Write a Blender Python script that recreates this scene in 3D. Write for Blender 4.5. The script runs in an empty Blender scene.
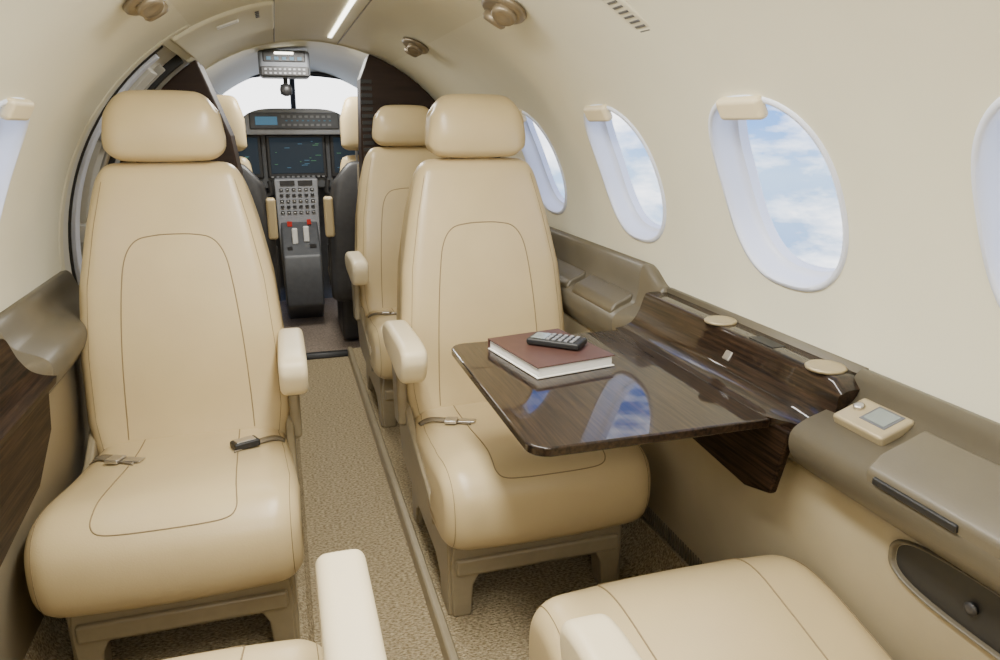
import bpy, bmesh, math, random
from mathutils import Vector, Matrix, Euler
random.seed(3)
scene = bpy.context.scene
COL = scene.collection
R0, ZC = 0.78, 0.78

# ------------------------------------------------------------------ materials
def mat_new(name):
    m = bpy.data.materials.new(name); m.use_nodes = True
    nt = m.node_tree; b = nt.nodes["Principled BSDF"]
    return m, nt, b
def noise_var(nt, b, col, var, scale, detail=3, vec=None, stretch=None):
    tc = nt.nodes.new("ShaderNodeTexCoord")
    src = tc.outputs["Object"]
    if stretch:
        mp = nt.nodes.new("ShaderNodeMapping"); mp.inputs["Scale"].default_value = stretch
        nt.links.new(src, mp.inputs[0]); src = mp.outputs[0]
    n = nt.nodes.new("ShaderNodeTexNoise"); n.inputs["Scale"].default_value = scale; n.inputs["Detail"].default_value = detail
    nt.links.new(src, n.inputs["Vector"])
    r = nt.nodes.new("ShaderNodeValToRGB")
    r.color_ramp.elements[0].position = .3; r.color_ramp.elements[1].position = .7
    a = [max(0, c*(1-var)) for c in col]; c2 = [min(1, c*(1+var)) for c in col]
    r.color_ramp.elements[0].color = (*a, 1); r.color_ramp.elements[1].color = (*c2, 1)
    nt.links.new(n.outputs["Fac"], r.inputs[0]); nt.links.new(r.outputs[0], b.inputs["Base Color"])
    return src, n, r
def bump(nt, b, src, scale, strength, dist=.002, kind="noise"):
    if kind == "noise":
        n = nt.nodes.new("ShaderNodeTexNoise"); n.inputs["Detail"].default_value = 2
        out = n.outputs["Fac"]
    else:
        n = nt.nodes.new("ShaderNodeTexVoronoi"); out = n.outputs["Distance"]
    n.inputs["Scale"].default_value = scale
    nt.links.new(src, n.inputs["Vector"])
    bp = nt.nodes.new("ShaderNodeBump"); bp.inputs["Strength"].default_value = strength; bp.inputs["Distance"].default_value = dist
    nt.links.new(out, bp.inputs["Height"]); nt.links.new(bp.outputs[0], b.inputs["Normal"])
def simple(name, col, rough=.5, var=.05, scale=30, metal=0, coat=0, bmp=None, stretch=None, spec=.5, detail=3):
    m, nt, b = mat_new(name)
    src, n, r = noise_var(nt, b, col, var, scale, detail, stretch=stretch)
    b.inputs["Roughness"].default_value = rough; b.inputs["Metallic"].default_value = metal
    b.inputs["Coat Weight"].default_value = coat; b.inputs["Coat Roughness"].default_value = .03
    b.inputs["Specular IOR Level"].default_value = spec
    if bmp: bump(nt, b, src, *bmp)
    return m
def emis(name, col, s):
    m, nt, b = mat_new(name)
    b.inputs["Base Color"].default_value = (*[c*.3 for c in col], 1)
    b.inputs["Emission Color"].default_value = (*col, 1); b.inputs["Emission Strength"].default_value = s
    return m

LEATHER = simple("leather_beige", (.575, .452, .250), .32, .04, 6, bmp=(260, .12, .001, "voronoi"))
LEATHER_L = simple("leather_cream", (.70, .60, .395), .42, .03, 6, bmp=(260, .1, .001, "voronoi"))
SEAM = simple("seam_thread", (.24, .175, .09), .6)
LINER = simple("liner_cream", (.745, .715, .56), .55, .02, 5, bmp=(160, .15, .001, "noise"))
CEILM = simple("ceiling_cream", (.69, .655, .50), .55, .02, 5)
LEDGE = simple("ledge_taupe", (.115, .098, .066), .42, .05, 12, bmp=(220, .12, .001, "voronoi"))
LOWER = simple("lower_sidewall_tan", (.34, .29, .19), .5, .04, 9, bmp=(200, .12, .001, "noise"))
FRAME = simple("seat_frame_taupe", (.30, .25, .16), .38, .05, 40, metal=.15)
BRONZE = simple("bronze_fixture", (.25, .20, .13), .38, .08, 40, metal=.5)
WHITEP = simple("window_white_plastic", (.72, .76, .88), .35, .02, 10)
GREYL = simple("door_light_grey", (.60, .585, .53), .45, .05, 8)
GREYM = simple("door_mid_grey", (.34, .33, .30), .5, .05, 8)
BLACK = simple("black_rubber", (.012, .012, .012), .5, .1, 20)
DARKP = simple("dark_plastic", (.035, .034, .035), .42, .15, 30)
DGREY = simple("panel_dark_grey", (.10, .105, .115), .45, .1, 30)
MGREY = simple("panel_mid_grey", (.25, .255, .27), .45, .1, 30)
PGREY = simple("pedestal_grey", (.34, .35, .38), .45, .1, 30)
OGREY = simple("overhead_grey", (.13, .14, .16), .45, .1, 30)
METAL = simple("buckle_metal", (.55, .53, .5), .3, .05, 50, metal=.9)
BELT = simple("belt_webbing", (.20, .165, .11), .7, .15, 300)
BROWN = simple("bulkhead_brown", (.026, .014, .009), .5, .3, 3, spec=.25, stretch=(1, 1, 10))
PAGE = simple("book_pages", (.80, .78, .72), .6, .06, 300, stretch=(.2, .2, 6))
COVER = simple("book_cover_burgundy", (.075, .034, .026), .45, .12, 40)
CUPRIM = simple("cup_rim_gold", (.40, .33, .20), .35, .04, 30, metal=.3)
WHITEB = simple("white_button", (.8, .8, .78), .4)
REDB = simple("red_button", (.6, .03, .02), .4)
SCREEN = emis("screen_blue", (.010, .022, .036), .8)
SCREEN2 = emis("screen_cyan", (.08, .21, .32), .7)
SCREENG = emis("screen_green", (.10, .30, .14), .6)
LEDM = emis("cabin_led_strip", (1, .95, .80), 6)
LCD = simple("lcd_grey", (.20, .23, .22), .2)

def carpet(name, c1, c2):
    m, nt, b = mat_new(name)
    tc = nt.nodes.new("ShaderNodeTexCoord")
    v = nt.nodes.new("ShaderNodeTexVoronoi"); v.inputs["Scale"].default_value = 190
    n = nt.nodes.new("ShaderNodeTexNoise"); n.inputs["Scale"].default_value = 150; n.inputs["Detail"].default_value = 3
    mp = nt.nodes.new("ShaderNodeMapping"); mp.inputs["Scale"].default_value = (.7, 1.3, 1)
    nt.links.new(tc.outputs["Object"], mp.inputs[0])
    nt.links.new(mp.outputs[0], v.inputs["Vector"]); nt.links.new(mp.outputs[0], n.inputs["Vector"])
    r = nt.nodes.new("ShaderNodeValToRGB"); r.color_ramp.elements[0].position = .34; r.color_ramp.elements[1].position = .66
    r.color_ramp.elements[0].color = (*c1, 1); r.color_ramp.elements[1].color = (*c2, 1)
    nt.links.new(n.outputs["Fac"], r.inputs[0]); nt.links.new(r.outputs[0], b.inputs["Base Color"])
    bp = nt.nodes.new("ShaderNodeBump"); bp.inputs["Strength"].default_value = .9; bp.inputs["Distance"].default_value = .005; bp.invert = True
    nt.links.new(v.outputs["Distance"], bp.inputs["Height"]); nt.links.new(bp.outputs[0], b.inputs["Normal"])
    b.inputs["Roughness"].default_value = .95; b.inputs["Specular IOR Level"].default_value = .1
    return m
CARPET = carpet("carpet_tan", (.19, .145, .080), (.48, .395, .25))
CARPETG = carpet("carpet_cockpit", (.20, .16, .13), (.38, .31, .25))

def wood(name, axis_scale, coat=1, rough=.45, spec=.12):
    m, nt, b = mat_new(name)
    tc = nt.nodes.new("ShaderNodeTexCoord"); mp = nt.nodes.new("ShaderNodeMapping")
    mp.inputs["Scale"].default_value = axis_scale
    nt.links.new(tc.outputs["Object"], mp.inputs[0])
    n = nt.nodes.new("ShaderNodeTexNoise"); n.inputs["Scale"].default_value = 3; n.inputs["Detail"].default_value = 6; n.inputs["Roughness"].default_value = .7
    nt.links.new(mp.outputs[0], n.inputs["Vector"])
    r = nt.nodes.new("ShaderNodeValToRGB")
    r.color_ramp.elements[0].position = .38; r.color_ramp.elements[1].position = .70
    r.color_ramp.elements[0].color = (.004, .0022, .0014, 1); r.color_ramp.elements[1].color = (.040, .022, .012, 1)
    nt.links.new(n.outputs["Fac"], r.inputs[0]); nt.links.new(r.outputs[0], b.inputs["Base Color"])
    b.inputs["Roughness"].default_value = rough; b.inputs["Specular IOR Level"].default_value = spec
    b.inputs["Coat Weight"].default_value = coat; b.inputs["Coat Roughness"].default_value = .008
    b.inputs["Coat IOR"].default_value = 1.38
    return m
WOOD = wood("lacquered_dark_wood", (50, 1.6, 50))
WOODS = wood("satin_dark_wood", (50, 1.6, 50), coat=.06, rough=.5, spec=.06)
def glass():
    m = bpy.data.materials.new("window_glass"); m.use_nodes = True
    nt = m.node_tree; nt.nodes.clear()
    o = nt.nodes.new("ShaderNodeOutputMaterial"); mx = nt.nodes.new("ShaderNodeMixShader")
    t = nt.nodes.new("ShaderNodeBsdfTransparent"); g = nt.nodes.new("ShaderNodeBsdfGlossy"); g.inputs["Roughness"].default_value = .02
    mx.inputs[0].default_value = .04
    nt.links.new(t.outputs[0], mx.inputs[1]); nt.links.new(g.outputs[0], mx.inputs[2]); nt.links.new(mx.outputs[0], o.inputs[0])
    return m
GLASS = glass()

# ------------------------------------------------------------------ helpers
def empty(name, loc=(0, 0, 0), rotz=0):
    e = bpy.data.objects.new(name, None); COL.objects.link(e); e.location = loc; e.rotation_euler = (0, 0, rotz); e.empty_display_size = .1
    return e
def mk(name, verts, faces, mat, parent=None, smooth=True, bevel=0, seg=3, loc=None, rot=None, autos=None):
    me = bpy.data.meshes.new(name); me.from_pydata([tuple(v) for v in verts], [], faces); me.update()
    bm = bmesh.new(); bm.from_mesh(me); bmesh.ops.recalc_face_normals(bm, faces=bm.faces); bm.to_mesh(me); bm.free()
    for p in me.polygons: p.use_smooth = smooth
    o = bpy.data.objects.new(name, me); COL.objects.link(o)
    mats = mat if isinstance(mat, (list, tuple)) else [mat]
    for m in mats: me.materials.append(m)
    if parent: o.parent = parent
    if loc: o.location = loc
    if rot: o.rotation_euler = rot
    if bevel:
        b = o.modifiers.new("bv", "BEVEL"); b.width = bevel; b.segments = seg; b.limit_method = "ANGLE"; b.angle_limit = math.radians(30); b.harden_normals = True
    return o
def rbox(name, c, d, r, mat, parent=None, rot=None, seg=4):
    x, y, z = [k/2 for k in d]
    v = [(i*x, j*y, k*z) for i in (-1, 1) for j in (-1, 1) for k in (-1, 1)]
    f = [(0, 1, 3, 2), (4, 6, 7, 5), (0, 4, 5, 1), (2, 3, 7, 6), (0, 2, 6, 4), (1, 5, 7, 3)]
    return mk(name, v, f, mat, parent, True, min(r, min(d)*.49), seg, loc=c, rot=rot)
def boxes(name, lst, mat, parent=None, bevel=0):
    V, F = [], []
    for c, d in lst:
        n = len(V); x, y, z = [k/2 for k in d]
        V += [(c[0]+i*x, c[1]+j*y, c[2]+k*z) for i in (-1, 1) for j in (-1, 1) for k in (-1, 1)]
        F += [tuple(n+q for q in f) for f in [(0, 1, 3, 2), (4, 6, 7, 5), (0, 4, 5, 1), (2, 3, 7, 6), (0, 2, 6, 4), (1, 5, 7, 3)]]
    return mk(name, V, F, mat, parent, bool(bevel), bevel, 2)
def catmull(P, n=8, closed=True):
    out = []; N = len(P); rng = N if closed else N-1
    for i in range(rng):
        if closed: p0, p1, p2, p3 = P[(i-1) % N], P[i], P[(i+1) % N], P[(i+2) % N]
        else: p0, p1, p2, p3 = P[max(i-1, 0)], P[i], P[i+1], P[min(i+2, N-1)]
        for k in range(n):
            t = k/n
            out.append(tuple(.5*((2*b)+(c-a)*t+(2*a-5*b+4*c-d)*t*t+(3*b-a-3*c+d)*t**3) for a, b, c, d in zip(p0, p1, p2, p3)))
    if not closed: out.append(tuple(P[-1]))
    return out
def tube(name, pts, r, mat, parent=None, cyclic=False, res=3):
    cu = bpy.data.curves.new(name, "CURVE"); cu.dimensions = "3D"; cu.bevel_depth = r; cu.bevel_resolution = res
    s = cu.splines.new("POLY"); s.points.add(len(pts)-1)
    for p, q in zip(s.points, pts): p.co = (*q, 1)
    s.use_cyclic_u = cyclic
    cu.materials.append(mat)
    tmp = bpy.data.objects.new(name+"_c", cu); COL.objects.link(tmp)
    dg = bpy.context.evaluated_depsgraph_get(); me = bpy.data.meshes.new_from_object(tmp.evaluated_get(dg))
    bpy.data.objects.remove(tmp); bpy.data.curves.remove(cu)
    for p in me.polygons: p.use_smooth = True
    o = bpy.data.objects.new(name, me); COL.objects.link(o)
    if parent: o.parent = parent
    return o
def ext(name, prof, a0, a1, axis, mat, parent=None, smooth=True, bevel=0, taper=None, autos=False):
    """extrude 2-D profile along axis: 'y' -> prof is (x,z); 'x' -> prof is (y,z); 'z' -> (x,y)"""
    def P(p, a):
        return {'y': (p[0], a, p[1]), 'x': (a, p[0], p[1]), 'z': (p[0], p[1], a)}[axis]
    n = len(prof); V = [P(p, a0) for p in prof]+[P(p, a1) for p in prof]
    F = [(i, (i+1) % n, n+(i+1) % n, n+i) for i in range(n)]+[tuple(range(n))[::-1], tuple(range(n, 2*n))]
    o = mk(name, V, F, mat, parent, smooth, bevel)
    if not bevel and smooth:
        me = o.data
        for p in me.polygons:
            if len(p.vertices) > 4: p.use_smooth = False
    return o
class Pad:
    S = [0, .2, .4, .55, .68, .76, .82, .87, .91, .94, .965, .983, .995, 1]
    def __init__(s, ctrl, wf, r, rx, crown=0, n=8):
        s.P = catmull(ctrl, n); N = len(s.P)
        area = sum(s.P[i][0]*s.P[(i+1) % N][1]-s.P[(i+1) % N][0]*s.P[i][1] for i in range(N))
        sg = 1 if area > 0 else -1
        s.N = []
        for i in range(N):
            a, b = s.P[(i-3) % N], s.P[(i+3) % N]
            dx, dz = b[0]-a[0], b[1]-a[1]; l = math.hypot(dx, dz) or 1
            s.N.append((sg*dz/l, -sg*dx/l))
        s.wf, s.r, s.rx, s.crown = wf, r, rx, crown
    def inset(s, x, w):
        d = min(1, max(0, (abs(x)-(w-s.rx))/s.rx))
        return s.r*(1-math.sqrt(max(0, 1-d*d)))+s.crown*(x/w)**2
    def build(s, name, mat, parent):
        ss = [-q for q in s.S[:0:-1]]+s.S
        V, F = [], []; N = len(s.P)
        for q in ss:
            ws = [s.wf(p) for p in s.P]
            ring = [(p[0]-n[0]*s.inset(q*w, w), p[1]-n[1]*s.inset(q*w, w)) for p, n, w in zip(s.P, s.N, ws)]
            it = int(14*(abs(q)**12))
            for _ in range(it):
                ring = [tuple(.5*c[k]+.25*(ring[i-1][k]+ring[(i+1) % N][k]) for k in (0, 1)) for i, c in enumerate(ring)]
            V += [(q*w, c[0], c[1]) for c, w in zip(ring, ws)]
        for j in range(len(ss)-1):
            for i in range(N):
                F.append((j*N+i, j*N+(i+1) % N, (j+1)*N+(i+1) % N, (j+1)*N+i))
        F.append(tuple(range(N))[::-1]); F.append(tuple(range((len(ss)-1)*N, len(ss)*N)))
        return mk(name, V, F, mat, parent)
def lerp_table(T):
    def f(v):
        if v <= T[0][0]: return T[0][1]
        for (a, b), (c, d) in zip(T, T[1:]):
            if v <= c:
                t = (v-a)/(c-a); return b+(d-b)*t
        return T[-1][1]
    return f
def lathe(name, prof, mat, parent=None, loc=(0, 0, 0), rot=None, n=40, sy=1):
    V, F = [], []
    for r, z in prof:
        V += [(r*math.cos(2*math.pi*k/n), sy*r*math.sin(2*math.pi*k/n), z) for k in range(n)]
    for j in range(len(prof)-1):
        for k in range(n): F.append((j*n+k, j*n+(k+1) % n, (j+1)*n+(k+1) % n, (j+1)*n+k))
    F.append(tuple(range(n))[::-1]); F.append(tuple(range((len(prof)-1)*n, len(prof)*n)))
    return mk(name, V, F, mat, parent, loc=loc, rot=rot)
rad = math.radians
lin = lambda a, b, n: [a+(b-a)*i/n for i in range(n+1)]

# ------------------------------------------------------------------ cabin shell
def cyl(side, y, th, R=R0):
    return (side*R*math.cos(th), y, ZC+R*math.sin(th))
TH_C, TH_H, WHY = math.radians(22.8), .186/R0, .165
TH0, TH1, TH2, TH3 = math.radians(.8), math.radians(7), math.radians(39), math.radians(62)
K = 14
def oval(phi, sc=0.0, e=2.5):
    c, s_ = math.cos(phi), math.sin(phi)
    a, b = WHY-sc, TH_H-sc/R0
    return (math.copysign(abs(c)**(2/e), c)*a, math.copysign(abs(s_)**(2/e), s_)*b)
def build_wall(name, side, centers, bounds, yend0, yend1):
    V, F = [], []
    def addgrid(ys, ths):
        n0 = len(V)
        for y in ys:
            for t in ths: V.append(cyl(side, y, t))
        m = len(ths)
        for i in range(len(ys)-1):
            for j in range(m-1): F.append((n0+i*m+j, n0+(i+1)*m+j, n0+(i+1)*m+j+1, n0+i*m+j+1))
    tmid = lin(TH1, TH2, K)
    allY = lin(yend0, bounds[0], 8)
    addgrid(lin(yend0, bounds[0], 8), tmid)
    for i, c in enumerate(centers):
        y0, y1 = bounds[i], bounds[i+1]; ys = lin(y0, y1, K); allY += ys[1:]
        per = [(y, TH1) for y in ys[:-1]]+[(y1, t) for t in tmid[:-1]]+[(y, TH2) for y in ys[:0:-1]]+[(y0, t) for t in tmid[:0:-1]]
        n = len(per); RS = 7; n0 = len(V)
        for (y, t) in per:
            phi = math.atan2((t-TH_C)/TH_H, (y-c)/WHY)
            oy, ot = oval(phi)
            for k in range(RS+1):
                f = (k/RS)**1.6
                V.append(cyl(side, c+oy+(y-c-oy)*f, TH_C+ot+(t-TH_C-ot)*f))
        for a in range(n):
            b = (a+1) % n
            for k in range(RS): F.append((n0+a*(RS+1)+k, n0+b*(RS+1)+k, n0+b*(RS+1)+k+1, n0+a*(RS+1)+k+1))
    addgrid(lin(bounds[-1], yend1, 8), tmid); allY += lin(bounds[-1], yend1, 8)[1:]
    addgrid(allY, lin(TH0, TH1, 3)); addgrid(allY, lin(TH2, TH3, 10))
    me = bpy.data.meshes.new(name); me.from_pydata(V, [], F)
    bm = bmesh.new(); bm.from_mesh(me); bmesh.ops.remove_doubles(bm, verts=bm.verts, dist=2e-5)
    bmesh.ops.recalc_face_normals(bm, faces=bm.faces); bm.to_mesh(me); bm.free()
    for p in me.polygons: p.use_smooth = True
    me.materials.append(LINER)
    o = bpy.data.objects.new(name, me); COL.objects.link(o); return o
RC = [-.02, .56, 1.148, 1.76, 2.42]; RB = [-.31, .27, .86, 1.45, 2.08, 2.76]
LC = [-.24, .38, 1.01, 1.64]; LB = [-.55, .07, .70, 1.32, 1.95]
YB, YF = -.95, 3.50
build_wall("wall_right", 1, RC, RB, YB, YF)
build_wall("wall_left", -1, LC, LB, YB, 2.33)
def arc_grid(name, ys, th0, th1, nt_, mat, Rf=lambda y: R0, cx=0, zc=lambda y: ZC, parent=None, flip=False, solid=0):
    V, F = [], []
    for y in ys:
        for k in range(nt_+1):
            t = th0+(th1-th0)*k/nt_; R = Rf(y)
            V.append((cx+R*math.cos(t), y, zc(y)+R*math.sin(t)))
    m = nt_+1
    for i in range(len(ys)-1):
        for j in range(nt_): F.append((i*m+j, (i+1)*m+j, (i+1)*m+j+1, i*m+j+1))
    o = mk(name, V, F, mat, parent)
    if solid:
        s_ = o.modifiers.new("s", "SOLIDIFY"); s_.thickness = solid; s_.offset = 0
    return o
arc_grid("ceiling", lin(YB, YF, 30), TH3, math.pi-TH3, 40, CEILM)
arc_grid("wall_door_bay", lin(2.33, YF, 10), math.pi-rad(57), math.pi+math.radians(20), 40, GREYL, Rf=lambda y: .83)
def band(name, side, y0, y1, R1, R2, t0, t1, mat, parent=None, n=32, bevel=.004):
    V, F = [], []
    for k in range(n+1):
        t = t0+(t1-t0)*k/n
        for R, y in ((R1, y0), (R2, y0), (R2, y1), (R1, y1)): V.append(cyl(side, y, t, R))
    for k in range(n):
        for j in range(4): F.append((4*k+j, 4*k+(j+1) % 4, 4*k+4+(j+1) % 4, 4*k+4+j))
    F += [(0, 1, 2, 3), (4*n+3, 4*n+2, 4*n+1, 4*n)]
    return mk(name, V, F, mat, parent, True, bevel, 2)
band("trim_door_header", -1, 2.34, YF, .780, .84, rad(55), rad(62.5), CEILM, n=8, bevel=.003)
band("trim_liner_edge_left", -1, 2.30, 2.345, .776, .835, rad(-3), rad(62), CEILM, bevel=.010)
hp = empty("ceiling_header_panel")
band("header_body", -1, 2.36, 2.95, .768, .79, rad(57), rad(80), CEILM, hp, n=14, bevel=.010)
for i in range(4):
    p = cyl(-1, 2.43+.035*i, rad(76), .767)
    d = Vector((-p[0], 0, ZC-p[2])).normalized()
    o = lathe("header_jack", [(.006, 0), (.007, .003), (.003, .003)], DGREY, hp, loc=p, n=14); o.rotation_euler = d.to_track_quat('Z', 'Y').to_euler()
p = cyl(-1, 2.50, rad(69), .766)
o = rbox("header_lamp", p, (.035, .07, .008), .004, WHITEB, hp); o.rotation_euler = Vector((-p[0], 0, ZC-p[2])).normalized().to_track_quat('Z', 'Y').to_euler()
door = empty("door_1")
DT = rad(54.5)
band("door_outer_jamb", -1, 2.355, 2.46, .792, .83, rad(-30), DT, GREYL, door)
band("door_seal", -1, 2.475, 2.490, .79, .83, rad(-30), DT, BLACK, door)
band("door_panel", -1, 2.50, 2.92, .810, .828, rad(-35), DT, GREYL, door)
band("door_jamb_mid", -1, 2.52, 2.57, .785, .812, rad(-35), rad(52), WHITEP, door)
band("door_rib", -1, 2.60, 2.615, .795, .812, rad(-35), rad(52), BLACK, door)
band("door_inner_panel", -1, 2.66, 2.80, .785, .812, rad(-35), rad(48), GREYL, door)
band("door_rib", -1, 2.83, 2.85, .785, .812, rad(-35), rad(50), GREYM, door)
band("door_seal_front", -1, 2.93, 2.955, .78, .83, rad(-35), DT, BLACK, door)
band("door_step_1", -1, 2.60, 2.84, .745, .81, rad(4), rad(8), GREYL, door)
band("door_step_2", -1, 2.60, 2.84, .735, .81, rad(-12), rad(-8), GREYL, door)
band("door_latch_box", -1, 2.64, 2.74, .755, .80, rad(28), rad(36), MGREY, door)
tube("door_handrail", [cyl(-1, 2.63+.03*math.sin(k/12*3.1), rad(-10+k*4), .760) for k in range(13)], .009, METAL, door)
pts = [(R0*math.cos(t)*1.0, ZC+R0*math.sin(t)) for t in lin(-.05, math.pi+.05, 40)]
ext("wall_rear", pts+[(-.8, -.1), (.8, -.1)], YB-.03, YB, 'y', LINER, smooth=False)

# lower side walls and ledges -------------------------------------------------
def side_profile(s, pts): return [(s*x, z) for x, z in pts]
low = catmull([(.716, .600), (.716, .5), (.728, .34), (.745, .2), (.755, .10)], 6, False)+[(.84, .10), (.84, .600)]
def lprof(top, q):
    return catmull(top+[(.722+.008*q, .742), (.70+.016*q, .733), (.665+.026*q, .722), (.640+.030*q, .708), (.632+.032*q, .688), (.640+.030*q, .66), (.665+.02*q, .635), (.708, .603)], 6, False)
TOP_HI = [(.775, .842), (.752, .845), (.742, .826), (.738, .775)]
TOP_LO = [(.778, .798), (.764, .800), (.752, .788), (.742, .760)]
ledge_lo = lprof(TOP_LO, 0)+[(.83, .603), (.83, .798)]
ledge_mid = [(.768, .800), (.766, .70), (.72, .694), (.675, .690), (.668, .67), (.68, .635), (.708, .603), (.83, .603), (.83, .800)]
for nm, s, y1 in (("right", 1, YF-.04), ("left", -1, 2.30)):
    ext("wall_lower_"+nm, side_profile(s, low), YB, y1+.03, 'y', LOWER)
    lg = empty("ledge_"+nm)
    far = lprof(TOP_HI, 1)+[(.83, .603), (.83, .842)] if s > 0 else lprof(TOP_LO, 1)+[(.83, .603), (.83, .798)]
    ext("ledge_near", side_profile(s, ledge_lo), YB, .935, 'y', LEDGE, lg)
    ext("ledge_middle", side_profile(s, ledge_mid), .935, 1.60, 'y', LEDGE, lg)
    V = []; F = []; n = len(ledge_lo)
    steps = 10
    st_prof = [(max(a[0], .69) if a[1] > .60 else a[0], a[1]) for a in lprof(TOP_LO, 1)+[(.83, .603), (.83, .798)]]
    for i in range(steps+1):
        t = i/steps; q = t*t*(3-2*t)
        for a, b in zip(st_prof, far): V.append((s*(a[0]+(b[0]-a[0])*q), 1.60+.10*t, a[1]+(b[1]-a[1])*q))
    for i in range(steps):
        for k in range(n): F.append((i*n+k, i*n+(k+1) % n, (i+1)*n+(k+1) % n, (i+1)*n+k))
    F.append(tuple(range(n)))
    mk("ledge_blend", V, F, LEDGE, lg)
    ext("ledge_far", side_profile(s, far), 1.70, y1, 'y', LEDGE, lg)
vent = empty("floor_air_grille")
boxes("grille_slats", [((.748, .6+.012*i, .162), (.006, .006, .045)) for i in range(125)], LEDGE, vent)
prof = [(-.84, -.1), (-.84, .13), (-.755, .13), (-.735, .06), (-.69, .015), (-.62, 0), (-.195, 0), (-.18, -.012), (-.165, -.04), (.135, -.04), (.14, 0), (.62, 0), (.69, .015), (.735, .06), (.755, .13), (.84, .13), (.84, -.1)]
ext("floor", prof, YB, 3.92, 'y', CARPET, smooth=False)
ext("trim_aisle_step", [(.128, -.04), (.130, .006), (.136, .010), (.150, .010), (.154, .002), (.154, -.03)], .0, 3.92, 'y', FRAME, bevel=.002)
ext("trim_threshold", [(3.90, -.06), (3.90, -.02), (3.93, -.01), (3.97, -.02), (3.97, -.06)], -.5, .5, 'x', BLACK)
ext("floor_cockpit", [(3.92, -.12), (3.92, -.045), (5.5, -.045), (5.5, -.12)], -.8, .8, 'x', CARPETG, smooth=False)

# windows ---------------------------------------------------------------------
LOOPS = [(-.009, .001), (-.007, -.004), (0, -.005), (.003, -.001), (.005, .010), (.008, .030), (.011, .044), (.018, .047), (.020, .066)]
def window(name, side, c):
    e = empty(name); n = 96; V, F = [], []
    for sc, d in LOOPS:
        for k in range(n):
            oy, ot = oval(2*math.pi*k/n, sc); V.append(cyl(side, c+oy, TH_C+ot, R0+d))
    for j in range(len(LOOPS)-1):
        for k in range(n): F.append((j*n+k, j*n+(k+1) % n, (j+1)*n+(k+1) % n, (j+1)*n+k))
    o = mk("window_reveal", V, F, WHITEP, e)
    o.modifiers.new("es", "EDGE_SPLIT").split_angle = rad(60)
    V = []
    for k in range(n):
        oy, ot = oval(2*math.pi*k/n, .019); V.append(cyl(side, c+oy, TH_C+ot, R0+.060))
    mk("window_pane", V, [tuple(range(n))], GLASS, e, False)
    t = TH_C+TH_H*.93; p = cyl(side, c, t, R0-.008)
    rbox("shade_pull", p, (.022, .125, .042), .010, LEATHER_L, e, rot=(0, -side*(t-.12), 0))
for i, c in enumerate(RC): window("window_%d" % (i+1), 1, c)
for i, c in enumerate(LC): window("window_%d" % (i+6), -1, c)

# ceiling fixtures ------------------------------------------------------------
def fixture(y, side, x=.385, sc=1.35):
    t = math.acos(x/R0); p = cyl(side, y, t, R0-.004)
    e = empty("ceiling_air_vent", p)
    d = Vector((-p[0], 0, ZC-p[2])).normalized()
    e.rotation_euler = d.to_track_quat('Z', 'Y').to_euler(); e.scale = (sc, sc, sc)
    lathe("vent_base", [(.060, 0), (.058, .006), (.050, .010), (.03, .011)], BRONZE, e, sy=.62)
    for q in (-1, 1):
        lathe("vent_nozzle", [(.020, 0), (.021, .012), (.017, .017), (.010, .014), (.004, .013)], BRONZE, e, loc=(q*.024, 0, .008), rot=(0, q*.3, 0), n=24)
fixture(1.73, 1, .372, 1.45); fixture(2.72, 1, .345); fixture(1.74, -1, .395, 1.35); fixture(.6, 1)
for y, s in ((1.30, 1),):
    t = math.acos(.425/R0); p = cyl(s, y, t, R0-.003)
    e = empty("ceiling_air_grille", p); e.rotation_euler = Vector((-p[0], 0, ZC-p[2])).normalized().to_track_quat('Z', 'Y').to_euler()
    rbox("grille_frame", (0, 0, 0), (.06, .25, .008), .004, CEILM, e)
    boxes("grille_slots", [((0, -.11+.014*i, .004), (.036, .005, .002)) for i in range(17)], DGREY, e)
led = empty("ceiling_light_strip")
t = math.acos(.088/R0)
arc_grid("led_diffuser", lin(2.05, 3.3, 6), t-.010, t+.010, 3, LEDM, Rf=lambda y: R0-.004, parent=led)
tube("trim_ceiling_seam_right", [cyl(1, y, math.acos(.135/R0), R0-.001) for y in lin(YB, YF, 10)], .0022, LEDGE)
tube("trim_ceiling_seam_left", [cyl(-1, y, math.acos(.135/R0), R0-.001) for y in lin(YB, YF, 10)], .0022, LEDGE)

# ------------------------------------------------------------------ seats
wb = lerp_table([(.30, .235), (.45, .258), (.62, .256), (.80, .242), (.95, .214), (1.05, .190), (1.12, .172)])
wc = lerp_table([(-.2, .262), (0, .266), (.25, .252), (.45, .232)])
wh = lerp_table([(1.10, .146), (1.16, .147), (1.24, .138), (1.30, .118)])
CUSH_C = [(.42, .395), (.30, .402), (.16, .418), (.03, .440), (-.07, .452), (-.135, .436), (-.172, .395), (-.183, .335), (-.172, .275), (-.135, .232), (-.06, .215), (.15, .215), (.38, .215), (.44, .24), (.455, .32), (.45, .375)]
BACK_C = [(.365, .34), (.385, .45), (.398, .56), (.415, .68), (.438, .80), (.468, .93), (.494, 1.03), (.512, 1.085), (.545, 1.108), (.590, 1.098), (.617, 1.05), (.612, .94), (.592, .78), (.572, .6), (.545, .42), (.52, .33), (.46, .29), (.40, .295)]
HEAD_C = [(.492, 1.118), (.478, 1.150), (.476, 1.195), (.487, 1.243), (.515, 1.277), (.555, 1.287), (.592, 1.268), (.607, 1.22), (.606, 1.16), (.590, 1.118), (.54, 1.106)]
CUSH = Pad(CUSH_C, lambda p: wc(p[0]), .042, .055, .010)
BACK = Pad(BACK_C, lambda p: wb(p[1]), .036, .042, .008)
HEAD = Pad(HEAD_C, lambda p: wh(p[1]), .036, .050, .006)
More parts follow.
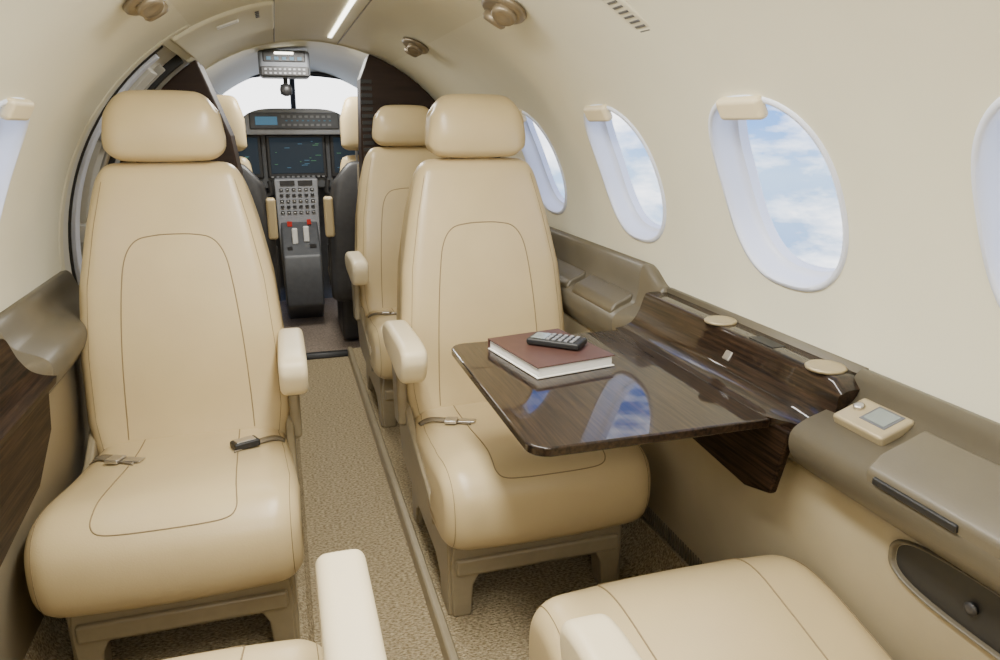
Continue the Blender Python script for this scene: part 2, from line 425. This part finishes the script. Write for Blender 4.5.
def seat(loc, rotz=0, arm=1, lower=LEATHER, armz=0, arm_y=.13, recline=0, arm_dx=0):
    e = empty("passenger_seat", loc, rotz)
    CUSH.build("seat_cushion", LEATHER, e)
    RM = Matrix.Translation((0, .46, .36)) @ Matrix.Rotation(-recline, 4, 'X') @ Matrix.Translation((0, -.46, -.36))
    backs = [BACK.build("backrest", LEATHER, e), HEAD.build("headrest", LEATHER, e)]
    backs.append(rbox("headrest_post", (0, .555, 1.10), (.16, .03, .06), .01, BLACK, e))
    half = catmull([(.158, .40), (.155, .52), (.148, .66), (.136, .79), (.121, .87), (.092, .912), (.045, .924), (0, .926)], 6, False)
    full = half+[(-x, z) for x, z in half[-2::-1]]
    fr = sorted([(p[1], p[0]) for p in BACK.P if p[0] < .47 or (p[1] > .9 and p[0] < .52)])
    fr = [q for i, q in enumerate(fr) if i == 0 or q[0]-fr[i-1][0] > .004]
    fyi = lerp_table(fr)
    def bsm(x, z):
        w = wb(z); return (x, fyi(z)+BACK.inset(x, w)-.0002, z)
    backs.append(tube("back_seam", [bsm(x, z) for x, z in full], .0015, SEAM, e))
    for s in (-1, 1):
        backs.append(tube("back_piping", [bsm(s*(wb(z)-.026), z) for z in lin(.36, 1.06, 30)], .0007, SEAM, e))
    backs.append(rbox("back_shell", (0, .60, .62), (.40, .05, .62), .025, LEATHER_L, e, rot=(rad(-7), 0, 0)))
    P = CUSH.P
    def cs(x, u, lift=.0004):
        f = u*8; i = int(f); g = f-i; a, b = P[i % len(P)], P[(i+1) % len(P)]; na = CUSH.N[i % len(P)]
        y, z = a[0]+(b[0]-a[0])*g, a[1]+(b[1]-a[1])*g; ins = CUSH.inset(x, wc(y))-lift
        return (x, y-na[0]*ins, z-na[1]*ins)
    h2 = catmull([(.118, .3), (.122, 1.5), (.130, 3), (.137, 4.4), (.136, 5.05), (.118, 5.38), (.07, 5.48), (0, 5.5)], 8, False)
    tube("cushion_seam", [cs(x, u) for x, u in h2+[(-x, u) for x, u in h2[-2::-1]]], .0014, SEAM, e)
    for s in (-1, 1):
        tube("cushion_piping", [cs(s*(wc(P[min(int(u*8), 80)][0])-.020), u) for u in lin(0, 9, 60)], .0007, SEAM, e)
    fprof = [(-.222, .225), (.222, .225), (.232, .15), (.228, 0), (.180, 0), (.174, .085), (.160, .112), (-.160, .112), (-.174, .085), (-.180, 0), (-.228, 0), (-.232, .15)]
    ext("base_front", fprof, -.06, .01, 'y', FRAME, e, bevel=.006)
    rbox("base_crossbar", (0, -.062, .145), (.44, .02, .045), .008, FRAME, e)
    ext("base_rear", fprof, .40, .45, 'y', FRAME, e, bevel=.006)
    sprof = [(-.05, .24), (.46, .24), (.47, .13), (.47, 0), (.41, 0), (.40, .06), (.36, .09), (.10, .09), (.05, .06), (.04, 0), (-.05, 0)]
    for s in (-1, 1):
        ext("base_side", sprof, s*.20, s*.238, 'x', FRAME, e, bevel=.006)
        shp = catmull([(.02, .225), (.05, .29), (.18, .325), (.32, .36), (.43, .42), (.50, .43), (.54, .37), (.50, .25), (.44, .20), (.2, .19)], 5)
        ext("side_shroud", shp, s*.240, s*.262, 'x', FRAME, e, bevel=.008)
    ax = arm*.272
    ap = Pad([(arm_y-.002, .600+armz), (arm_y-.010, .630+armz), (arm_y+.004, .655+armz), (arm_y+.06, .664+armz), (.30, .662+armz), (.44, .655+armz), (.50, .62+armz), (.46, .572+armz), (.32, .560+armz), (arm_y+.10, .550+armz), (arm_y+.03, .560+armz)],
             lambda p: .034, .014, .016, .001)
    o = ap.build("armrest_pad", LEATHER_L, e); o.location.x = ax+arm_dx
    rbox("armrest_post", (ax-arm*.004, .44, .47), (.03, .09, .26), .012, FRAME, e, rot=(rad(-8), 0, 0))
    for s in (-1, 1):
        V, F = [], []
        n_ = 26
        for i in range(n_+1):
            f_ = i/n_; x = s*(.236-(.236-.115)*f_); u = .95+.75*f_
            for du in (-.14, .14): V.append(cs(x, u+du, .004+.003*math.sin(f_*3.14)))
        for i in range(n_): F.append((2*i, 2*i+1, 2*i+3, 2*i+2))
        o = mk("seat_belt", V, F, BELT, e); sm = o.modifiers.new("s", "SOLIDIFY"); sm.thickness = .003
        bx, by, bz = cs(s*.140, 1.55, .012)
        if s > 0:
            rbox("belt_buckle", (bx, by, bz), (.066, .044, .020), .006, BLACK, e, rot=(rad(-5), 0, rad(22)))
            rbox("buckle_plate", (bx, by, bz+.0095), (.048, .032, .004), .001, METAL, e, rot=(rad(-5), 0, rad(22)))
        else:
            rbox("belt_adjuster", (bx-.02, by, bz-.003), (.034, .042, .010), .003, METAL, e, rot=(rad(-5), 0, rad(-22)))
            rbox("belt_tongue", (bx+.022, by-.012, bz-.004), (.046, .028, .004), .0015, METAL, e, rot=(rad(-5), 0, rad(-22)))
    if recline:
        for b in backs:
            b.matrix_basis = RM @ b.matrix_basis
    return e
seat((-.437, 1.58, 0), 0, 1)
seat((.402, 1.58, 0), 0, -1)
seat((.402, 2.82, 0), 0, -1)
seat((-.405, .865, 0), math.pi, -1, arm_y=-.045, armz=-.025, recline=rad(26), arm_dx=-.012)
seat((.450, .848, 0), math.pi, 1, arm_y=.135, armz=-.05, recline=rad(26), arm_dx=.012)

# ------------------------------------------------------------------ table & consoles
tb = empty("folding_table")
def rrect(x0, x1, y0, y1, r, n=8, rr=None):
    out = []
    for cx, cy, a0, q in ((x1, y1, 0, 1), (x0, y1, 90, 1), (x0, y0, 180, 1), (x1, y0, 270, 1)):
        rd = r if cx == x0 else .004
        ox = cx-rd if cx == x1 else cx+rd; oy = cy-rd if cy == y1 else cy+rd
        for k in range(n+1):
            a = rad(a0+90*k/n); out.append((ox+rd*math.cos(a), oy+rd*math.sin(a)))
    return out
ext("table_top", rrect(.192, .640, .995, 1.60, .04), .682, .700, 'z', WOOD, tb, bevel=.004)
rbox("table_support", (.54, 1.3, .672), (.16, .40, .018), .006, DGREY, tb)
def console(s):
    e = empty("side_console")
    V, F = [], []; ys = lin(.915, 1.615, 30); m = None
    for y in ys:
        q = min(1, max(0, (y-.915)/.095)); q = q**1.1
        toe = .692-(.692-.634)*q
        top = .772+.016*min(1, max(0, (y-.915)/.02))
        wx = .706
        pf = catmull([(toe, .7004), (toe+(wx-toe)*.35, .7045), (toe+(wx-toe)*.65, .716), (toe+(wx-toe)*.88, .740), (wx, .763), (wx+.008, top-.004), (.728, top), (.768, top)], 6, False)+[(.768, .695), (.70, .684), (toe+.004, .684)]
        m = len(pf); V += [(s*p[0], y, p[1]) for p in pf]
    for i in range(len(ys)-1):
        for k in range(m): F.append((i*m+k, i*m+(k+1) % m, (i+1)*m+(k+1) % m, (i+1)*m+k))
    F += [tuple(range(m)), tuple(range((len(ys)-1)*m, len(ys)*m))]
    o = mk("console_top", V, F, WOOD if s > 0 else WOODS, e); o.modifiers.new("es", "EDGE_SPLIT").split_angle = rad(40)
    if s > 0: pan = [(.95, .690), (1.58, .690), (1.50, .60), (1.25, .550), (1.06, .535), (.985, .555)]
    else: pan = [(.95, .690), (1.60, .690), (1.57, .60), (1.45, .53), (1.20, .50), (1.02, .50), (.97, .56)]
    ext("console_pocket", pan, s*.646, s*.664, 'x', WOODS, e, bevel=.006)
    for y in (1.31, .985):
        lathe("cup_holder", [(.034, 0), (.035, .004), (.032, .007), (.029, .006), (.025, .005)], CUPRIM, e, loc=(s*.735, y, .787))
    rbox("console_latch", (s*.698, 1.22, .742), (.006, .022, .020), .002, METAL, e, rot=(0, s*rad(30), 0))
    rbox("console_slot", (s*.735, 1.15, .788), (.030, .075, .003), .001, BLACK, e)
    return e
console(1); console(-1)
bk = empty("book", (.385, 1.435, .7005), rad(10))
rbox("pages", (0, 0, .013), (.182, .226, .020), .002, PAGE, bk)
rbox("cover_top", (0, 0, .0245), (.190, .234, .003), .0012, COVER, bk)
rbox("cover_bottom", (0, 0, .002), (.190, .234, .003), .0012, PAGE, bk)
rbox("spine", (0, .116, .013), (.190, .004, .026), .0015, COVER, bk)
rc = empty("remote_control", (.405, 1.44, .727), rad(48)); rc.scale = (1.15, 1.08, 1.1)
rbox("remote_body", (0, 0, .008), (.054, .115, .014), .005, BLACK, rc)
rbox("remote_screen", (0, .034, .0155), (.040, .032, .001), .0004, LCD, rc)
boxes("remote_buttons", [((-.016+.016*i, -.040+.013*j, .016), (.010, .007, .002)) for i in range(3) for j in range(5)], MGREY, rc)
cp = empty("cabin_control_panel", (.716, .848, .745)); cp.rotation_euler = (0, rad(-20), 0)
rbox("panel_body", (0, 0, .0), (.068, .105, .020), .006, CUPRIM, cp)
rbox("panel_screen", (.006, -.014, .0100), (.042, .052, .002), .001, DGREY, cp)
rbox("panel_lcd", (.006, -.014, .0113), (.034, .042, .001), .0004, LCD, cp)
lathe("panel_knob", [(.009, 0), (.009, .004), (.007, .006), (.003, .006)], METAL, cp, loc=(.006, .034, .010), n=20)
for s in (1, -1):
    st = empty("ledge_storage_box")
    ext("storage_lid", side_profile(s, [(.735, .765), (.70, .752), (.655, .735), (.632, .715), (.635, .675), (.70, .66), (.735, .66)]), .30, .77, 'y', LEDGE, st, bevel=.008)
    rbox("lid_slot", (s*.634, .68, .704), (.012, .14, .012), .003, BLACK, st)
    n = 64; V = []; F = []
    lp = [(1.0, .0), (.98, -.006), (.94, -.008), (.90, -.004), (.86, .006)]
    st2 = empty("sidewall_pocket")
    for k_, (sc, d) in enumerate(lp):
        for k in range(n):
            a = 2*math.pi*k/n; ca, sa = math.cos(a), math.sin(a)
            V.append((s*(.714+d), .545+.230*(1-(1-sc)*.35)*math.copysign(abs(ca)**.55, ca), .558+.046*sc*math.copysign(abs(sa)**.65, sa)))
    for j in range(len(lp)-1):
        for k in range(n): F.append((j*n+k, j*n+(k+1) % n, (j+1)*n+(k+1) % n, (j+1)*n+k))
    mk("pocket_rim", V, F, LEDGE, st2)
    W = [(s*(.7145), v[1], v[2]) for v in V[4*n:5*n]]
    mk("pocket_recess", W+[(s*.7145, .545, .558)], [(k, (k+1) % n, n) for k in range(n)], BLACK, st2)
    lathe("pocket_jack", [(.009, 0), (.010, .004), (.004, .006)], DARKP, st2, loc=(s*.713, .63, .555), rot=(0, -s*rad(90), 0), n=16)
for y0, y1 in ((1.72, 2.0), (2.04, 2.38)):
    t_ = empty("ledge_tray")
    ext("tray_lid", [(.736, .762), (.712, .750), (.682, .737), (.668, .718), (.675, .69), (.733, .69)], y0, y1, 'y', LEDGE, t_, bevel=.008)

# ------------------------------------------------------------------ bulkheads
def arcpts(side, xin, R=R0-.003, n=16, zb=-.04):
    t1 = math.acos(min(1, xin/R)); return [(side*R*math.cos(t), ZC+R*math.sin(t)) for t in lin(-.1, t1, n)]
bl = empty("cockpit_partition")
ext("partition_panel", arcpts(-1, .42)+[(-.38, 1.32), (-.325, 1.16), (-.305, 1.0), (-.305, .015), (-.68, .015)], 3.02, 3.30, 'y', BROWN, bl, smooth=False, bevel=.008)
br = empty("cockpit_partition")
ext("partition_panel", arcpts(1, .27)+[(.225, 1.40), (.215, 1.1), (.215, .015), (.62, .015), (.70, .1)], 3.475, 3.62, 'y', BROWN, br, smooth=False, bevel=.008)
boxes("partition_louvres", [((.25, 3.471, 1.0+.03*i), (.05, .006, .016)) for i in range(14)], BLACK, br)

# ------------------------------------------------------------------ cockpit
RT = lerp_table([(3.4, .81), (3.9, .84), (4.6, .84), (5.3, .775), (5.6, .75)])
arc_grid("ceiling_cockpit", lin(3.48, 5.25, 14), rad(52), rad(128), 30, CEILM, Rf=RT, zc=lambda y: .77)
arc_grid("trim_cockpit_arch", [3.495, 3.505], rad(10), rad(170), 40, CEILM, Rf=lambda y: .80, solid=.05)
arc_grid("wall_cockpit_right", lin(3.48, 5.5, 14), rad(-70), rad(52), 30, LOWER, Rf=RT, zc=lambda y: .77)
arc_grid("wall_cockpit_left", lin(3.48, 5.5, 14), rad(128), rad(250), 30, LOWER, Rf=RT, zc=lambda y: .77)
ext("wall_firewall", [(-.78, -.1), (.78, -.1), (.78, 1.18), (-.78, 1.18)], 5.40, 5.44, 'y', DGREY, smooth=False)
wf = empty("windshield_frame")
tube("center_post", [(-.03, 5.34, 1.24), (-.03, 5.18, 1.52)], .018, DARKP, wf)
for s in (-1, 1):
    tube("side_post", [(-.02+s*.60, 5.33, 1.19), (-.02+s*.52, 5.28, 1.36), (-.02+s*.42, 5.22, 1.48)], .022, DARKP, wf)
tube("upper_rail", [(x, 5.22, 1.53-.25*x*x) for x in lin(-.55, .55, 14)], .016, DARKP, wf)
ip = empty("instrument_panel", (-.04, 5.0, 0))
ext("panel_lower", [(-.62, .80), (.62, .80), (.62, 1.16), (-.62, 1.16)], .0, .25, 'y', DGREY, ip, bevel=.01)
ext("glareshield", [(x*.62, 1.235-.035*abs(x)**4+.012*math.cos(x*3)) for x in lin(-1, 1, 20)]+[(.60, 1.15), (-.60, 1.15)], -.10, .28, 'y', DARKP, ip, bevel=.01)
ext("glareshield_hood", [(x*.31, 1.300-.055*abs(x)**5) for x in lin(-1, 1, 20)]+[(.30, 1.14), (-.30, 1.14)], -.14, .2, 'y', PGREY, ip, bevel=.01)
rbox("guidance_panel", (0, -.145, 1.225), (.54, .02, .100), .008, DGREY, ip)
rbox("standby_display", (-.17, -.158, 1.225), (.13, .006, .05), .002, SCREEN2, ip)
boxes("guidance_keys", [((-.07+.035*i, -.158, 1.200+.05*j), (.020, .01, .014)) for i in range(9) for j in range(2)], MGREY, ip)
boxes("annunciators", [((-.05+.033*i, -.158, 1.226), (.012, .01, .007)) for i in range(9)], SCREEN2, ip)
for x in (-.40, 0, .40):
    rbox("display_bezel", (x, -.012, 1.005), (.375, .03, .275), .01, DARKP, ip)
    rbox("display_screen", (x, -.03, 1.01), (.33, .006, .225), .002, SCREEN, ip)
rr = []
for k in range(3):
    for _ in range(16):
        rr.append((((k-1)*.40+random.uniform(-.14, .14), -.035, 1.01+random.uniform(-.09, .09)), (random.uniform(.008, .035), .003, .0035)))
boxes("display_readouts", rr[::2], SCREEN2, ip); boxes("display_readouts_green", rr[1::2], SCREENG, ip)
boxes("bezel_keys", [((-.16+.032*i, -.032, .876), (.016, .008, .010)) for i in range(11)], MGREY, ip)
pd = empty("center_pedestal", (-.06, 4.85, 0))
ext("pedestal_upper", [(-.12, .06), (.12, .06), (.135, .87), (-.135, .87)], .0, .13, 'y', PGREY, pd, bevel=.01)
ext("pedestal_lower", [(.0, -.045), (-.26, .10), (-.30, .30), (-.27, .42), (-.06, .56), (0, .60), (.1, .6), (.1, -.045)], -.115, .115, 'x', DGREY, pd, bevel=.015)
boxes("keypad", [((-.095+.038*i, -.004, .66+.036*j), (.022, .012, .016)) for i in range(6) for j in range(5)], DARKP, pd)
boxes("keypad_lit", [((-.095+.038*i, -.011, .66+.072*j), (.010, .004, .005)) for i in range(6) for j in range(3)], WHITEB, pd)
boxes("radio_display", [((-.055, -.006, .845), (.09, .006, .03)), ((.055, -.006, .845), (.09, .006, .03))], DARKP, pd)
boxes("red_switches", [((-.06, -.03, .59), (.03, .03, .03)), ((.06, -.03, .60), (.025, .03, .03))], REDB, pd)
boxes("thrust_levers", [((-.035, -.17, .53), (.035, .03, .10)), ((.035, -.16, .54), (.035, .03, .10))], WHITEB, pd, bevel=.008)
boxes("pedestal_switches", [((.07, -.20, .47), (.04, .04, .02)), ((-.07, -.21, .46), (.03, .03, .02))], DARKP, pd)
oh = empty("overhead_panel", (-.085, 4.40, 1.45))
rbox("overhead_body", (0, 0, .070), (.27, .20, .14), .02, OGREY, oh)
rbox("overhead_face", (0, -.10, .030), (.25, .012, .050), .006, DARKP, oh)
rbox("overhead_face_upper", (0, -.10, .105), (.22, .012, .055), .006, DARKP, oh)
boxes("overhead_switches", [((-.10+.025*i, -.11, .020+.02*j), (.012, .008, .009)) for i in range(9) for j in range(2)], MGREY, oh)
boxes("overhead_lit", [((-.08+.04*i, -.11, .095), (.022, .008, .016)) for i in range(5)], SCREEN2, oh)
rbox("overhead_light", (0, -.108, .122), (.10, .012, .012), .004, LEDM, oh)
tube("compass_stem", [(-.0, .0, .02), (0, 0, -.04)], .012, DARKP, oh)
lathe("compass", [(.01, -.035), (.030, -.025), (.034, 0), (.028, .025), (.01, .032)], DARKP, oh, loc=(0, 0, -.06), n=24)
for sx in (-.36, .27):
    yk = empty("control_yoke", (sx-.0, 4.72, .78))
    tube("yoke_grips", [(-.14, 0, .09), (-.15, 0, .02), (-.10, 0, -.03), (0, 0, -.02), (.10, 0, -.03), (.15, 0, .02), (.14, 0, .09)], .016, DARKP, yk)
    tube("yoke_column", [(0, 0, -.02), (0, .26, .0)], .018, DARKP, yk)
PB = Pad([(.0, .38), (.01, .55), (.02, .75), (.04, .98), (.07, 1.08), (.11, 1.06), (.12, .95), (.10, .6), (.08, .38), (.04, .34)], lambda p: lerp_table([(.3, .20), (.7, .20), (1.1, .13)])(p[1]), .03, .05, .004)
PBK = Pad([(-.05, .30), (-.045, .5), (-.035, .8), (-.015, .98), (.015, 1.05), (.045, 1.02), (.07, .8), (.06, .5), (.04, .30)], lambda p: lerp_table([(.3, .235), (.75, .235), (.95, .20), (1.08, .10)])(p[1]), .03, .05, .002)
PH = Pad([(.02, 1.13), (.012, 1.20), (.02, 1.33), (.05, 1.39), (.09, 1.38), (.11, 1.28), (.10, 1.15), (.06, 1.11)], lambda p: lerp_table([(1.12, .13), (1.28, .128), (1.4, .10)])(p[1]), .03, .045, .003)
for sx in (-.44, .31):
    p = empty("pilot_seat", (sx, 4.10, -.045))
    PB.build("pilot_back", LEATHER, p); PBK.build("pilot_back_shell", DARKP, p); PH.build("pilot_headrest", LEATHER, p)
    boxes("headrest_posts", [((-.05, .06, 1.09), (.012, .012, .12)), ((.05, .06, 1.09), (.012, .012, .12))], METAL, p)
    rbox("pilot_cushion", (0, .30, .36), (.44, .46, .12), .04, LEATHER, p)
    rbox("pilot_base", (0, .28, .16), (.36, .40, .30), .03, DARKP, p)
    for s in (-1, 1):
        rbox("pilot_armrest", (s*.225, -.02, .76), (.05, .07, .22), .015, LEATHER, p)
        rbox("pilot_arm_post", (s*.225, .06, .48), (.03, .05, .24), .01, DARKP, p)
        tube("harness_strap", [(s*.05, -.02, 1.04), (s*.06, -.045, .8), (s*.05, -.055, .6)], .008, BELT, p)

# ------------------------------------------------------------------ world
w = bpy.data.worlds.new("sky"); scene.world = w; w.use_nodes = True
nt = w.node_tree; bg = nt.nodes["Background"]
tc = nt.nodes.new("ShaderNodeTexCoord"); sp = nt.nodes.new("ShaderNodeSeparateXYZ"); nt.links.new(tc.outputs["Generated"], sp.inputs[0])
sky = nt.nodes.new("ShaderNodeValToRGB"); cr = sky.color_ramp
cr.elements[0].position = .30; cr.elements[0].color = (.20, .34, .64, 1)
cr.elements[1].position = .95; cr.elements[1].color = (.03, .12, .55, 1)
for p_, c_ in ((.42, (.26, .44, .76, 1)), (.47, (.42, .62, .90, 1)), (.50, (.18, .40, .88, 1)), (.56, (.07, .24, .78, 1))):
    q = cr.elements.new(p_); q.color = c_
mr = nt.nodes.new("ShaderNodeMapRange"); mr.inputs[1].default_value = -1; mr.inputs[2].default_value = 1
nt.links.new(sp.outputs["Z"], mr.inputs[0]); nt.links.new(mr.outputs[0], sky.inputs[0])
mp = nt.nodes.new("ShaderNodeMapping"); mp.inputs["Scale"].default_value = (3.2, 3.2, 9); mp.inputs["Location"].default_value = (.4, 1.3, .2)
nt.links.new(tc.outputs["Generated"], mp.inputs[0])
nz = nt.nodes.new("ShaderNodeTexNoise"); nz.inputs["Scale"].default_value = 1.6; nz.inputs["Detail"].default_value = 9; nz.inputs["Roughness"].default_value = .6
nt.links.new(mp.outputs[0], nz.inputs["Vector"])
cl = nt.nodes.new("ShaderNodeValToRGB"); cl.color_ramp.elements[0].position = .46; cl.color_ramp.elements[1].position = .64
cl.color_ramp.elements[0].color = (0, 0, 0, 1); cl.color_ramp.elements[1].color = (1, 1, 1, 1)
addy = nt.nodes.new("ShaderNodeMapRange"); addy.inputs[1].default_value = .92; addy.inputs[2].default_value = .99; addy.inputs[3].default_value = 0; addy.inputs[4].default_value = .22
nt.links.new(sp.outputs["Y"], addy.inputs[0])
ad = nt.nodes.new("ShaderNodeMath"); ad.operation = "ADD"; nt.links.new(nz.outputs["Fac"], ad.inputs[0]); nt.links.new(addy.outputs[0], ad.inputs[1])
nt.links.new(ad.outputs[0], cl.inputs[0])
mx = nt.nodes.new("ShaderNodeMixRGB"); mx.inputs[2].default_value = (1.6, 1.6, 1.6, 1)
nt.links.new(cl.outputs[0], mx.inputs[0]); nt.links.new(sky.outputs[0], mx.inputs[1]); nt.links.new(mx.outputs[0], bg.inputs["Color"])
bg.inputs["Strength"].default_value = 2.5

# ------------------------------------------------------------------ lights
def area(name, loc, size, energy, rot=(0, 0, 0), col=(1, .97, .895)):
    l = bpy.data.lights.new(name, "AREA"); l.shape = "RECTANGLE"; l.size, l.size_y = size; l.energy = energy; l.color = col
    o = bpy.data.objects.new(name, l); COL.objects.link(o); o.location = loc; o.rotation_euler = rot; return o
area("cabin_ceiling_lamp", (0, 1.0, 1.535), (.14, 1.3), 30)
area("aft_seat_fill", (0, -.45, 1.48), (.4, .5), 14, (rad(40), 0, 0))  # added fill light behind the camera, brightens the seat fronts; no cabin fixture
area("door_bay_fill", (-.02, 2.9, 1.535), (.15, .6), 6.5)  # added area light to brighten the door bay, not a fitted lamp
area("cockpit_fill", (0, 4.0, 1.58), (.3, .3), 14)  # added area light that lifts cockpit brightness, no fixture there

# ------------------------------------------------------------------ camera
cam = bpy.data.cameras.new("camera"); co = bpy.data.objects.new("camera", cam); COL.objects.link(co)
cam.sensor_width = 36; cam.lens = 720/1000*36; cam.clip_start = .02
psi, th = math.atan2(225, 748.6), math.atan2(205, 720)
f = Vector((math.sin(psi)*math.cos(th), math.cos(psi)*math.cos(th), -math.sin(th)))
co.location = (-.16, 0, 1.2); co.rotation_euler = f.to_track_quat('-Z', 'Y').to_euler()
scene.camera = co
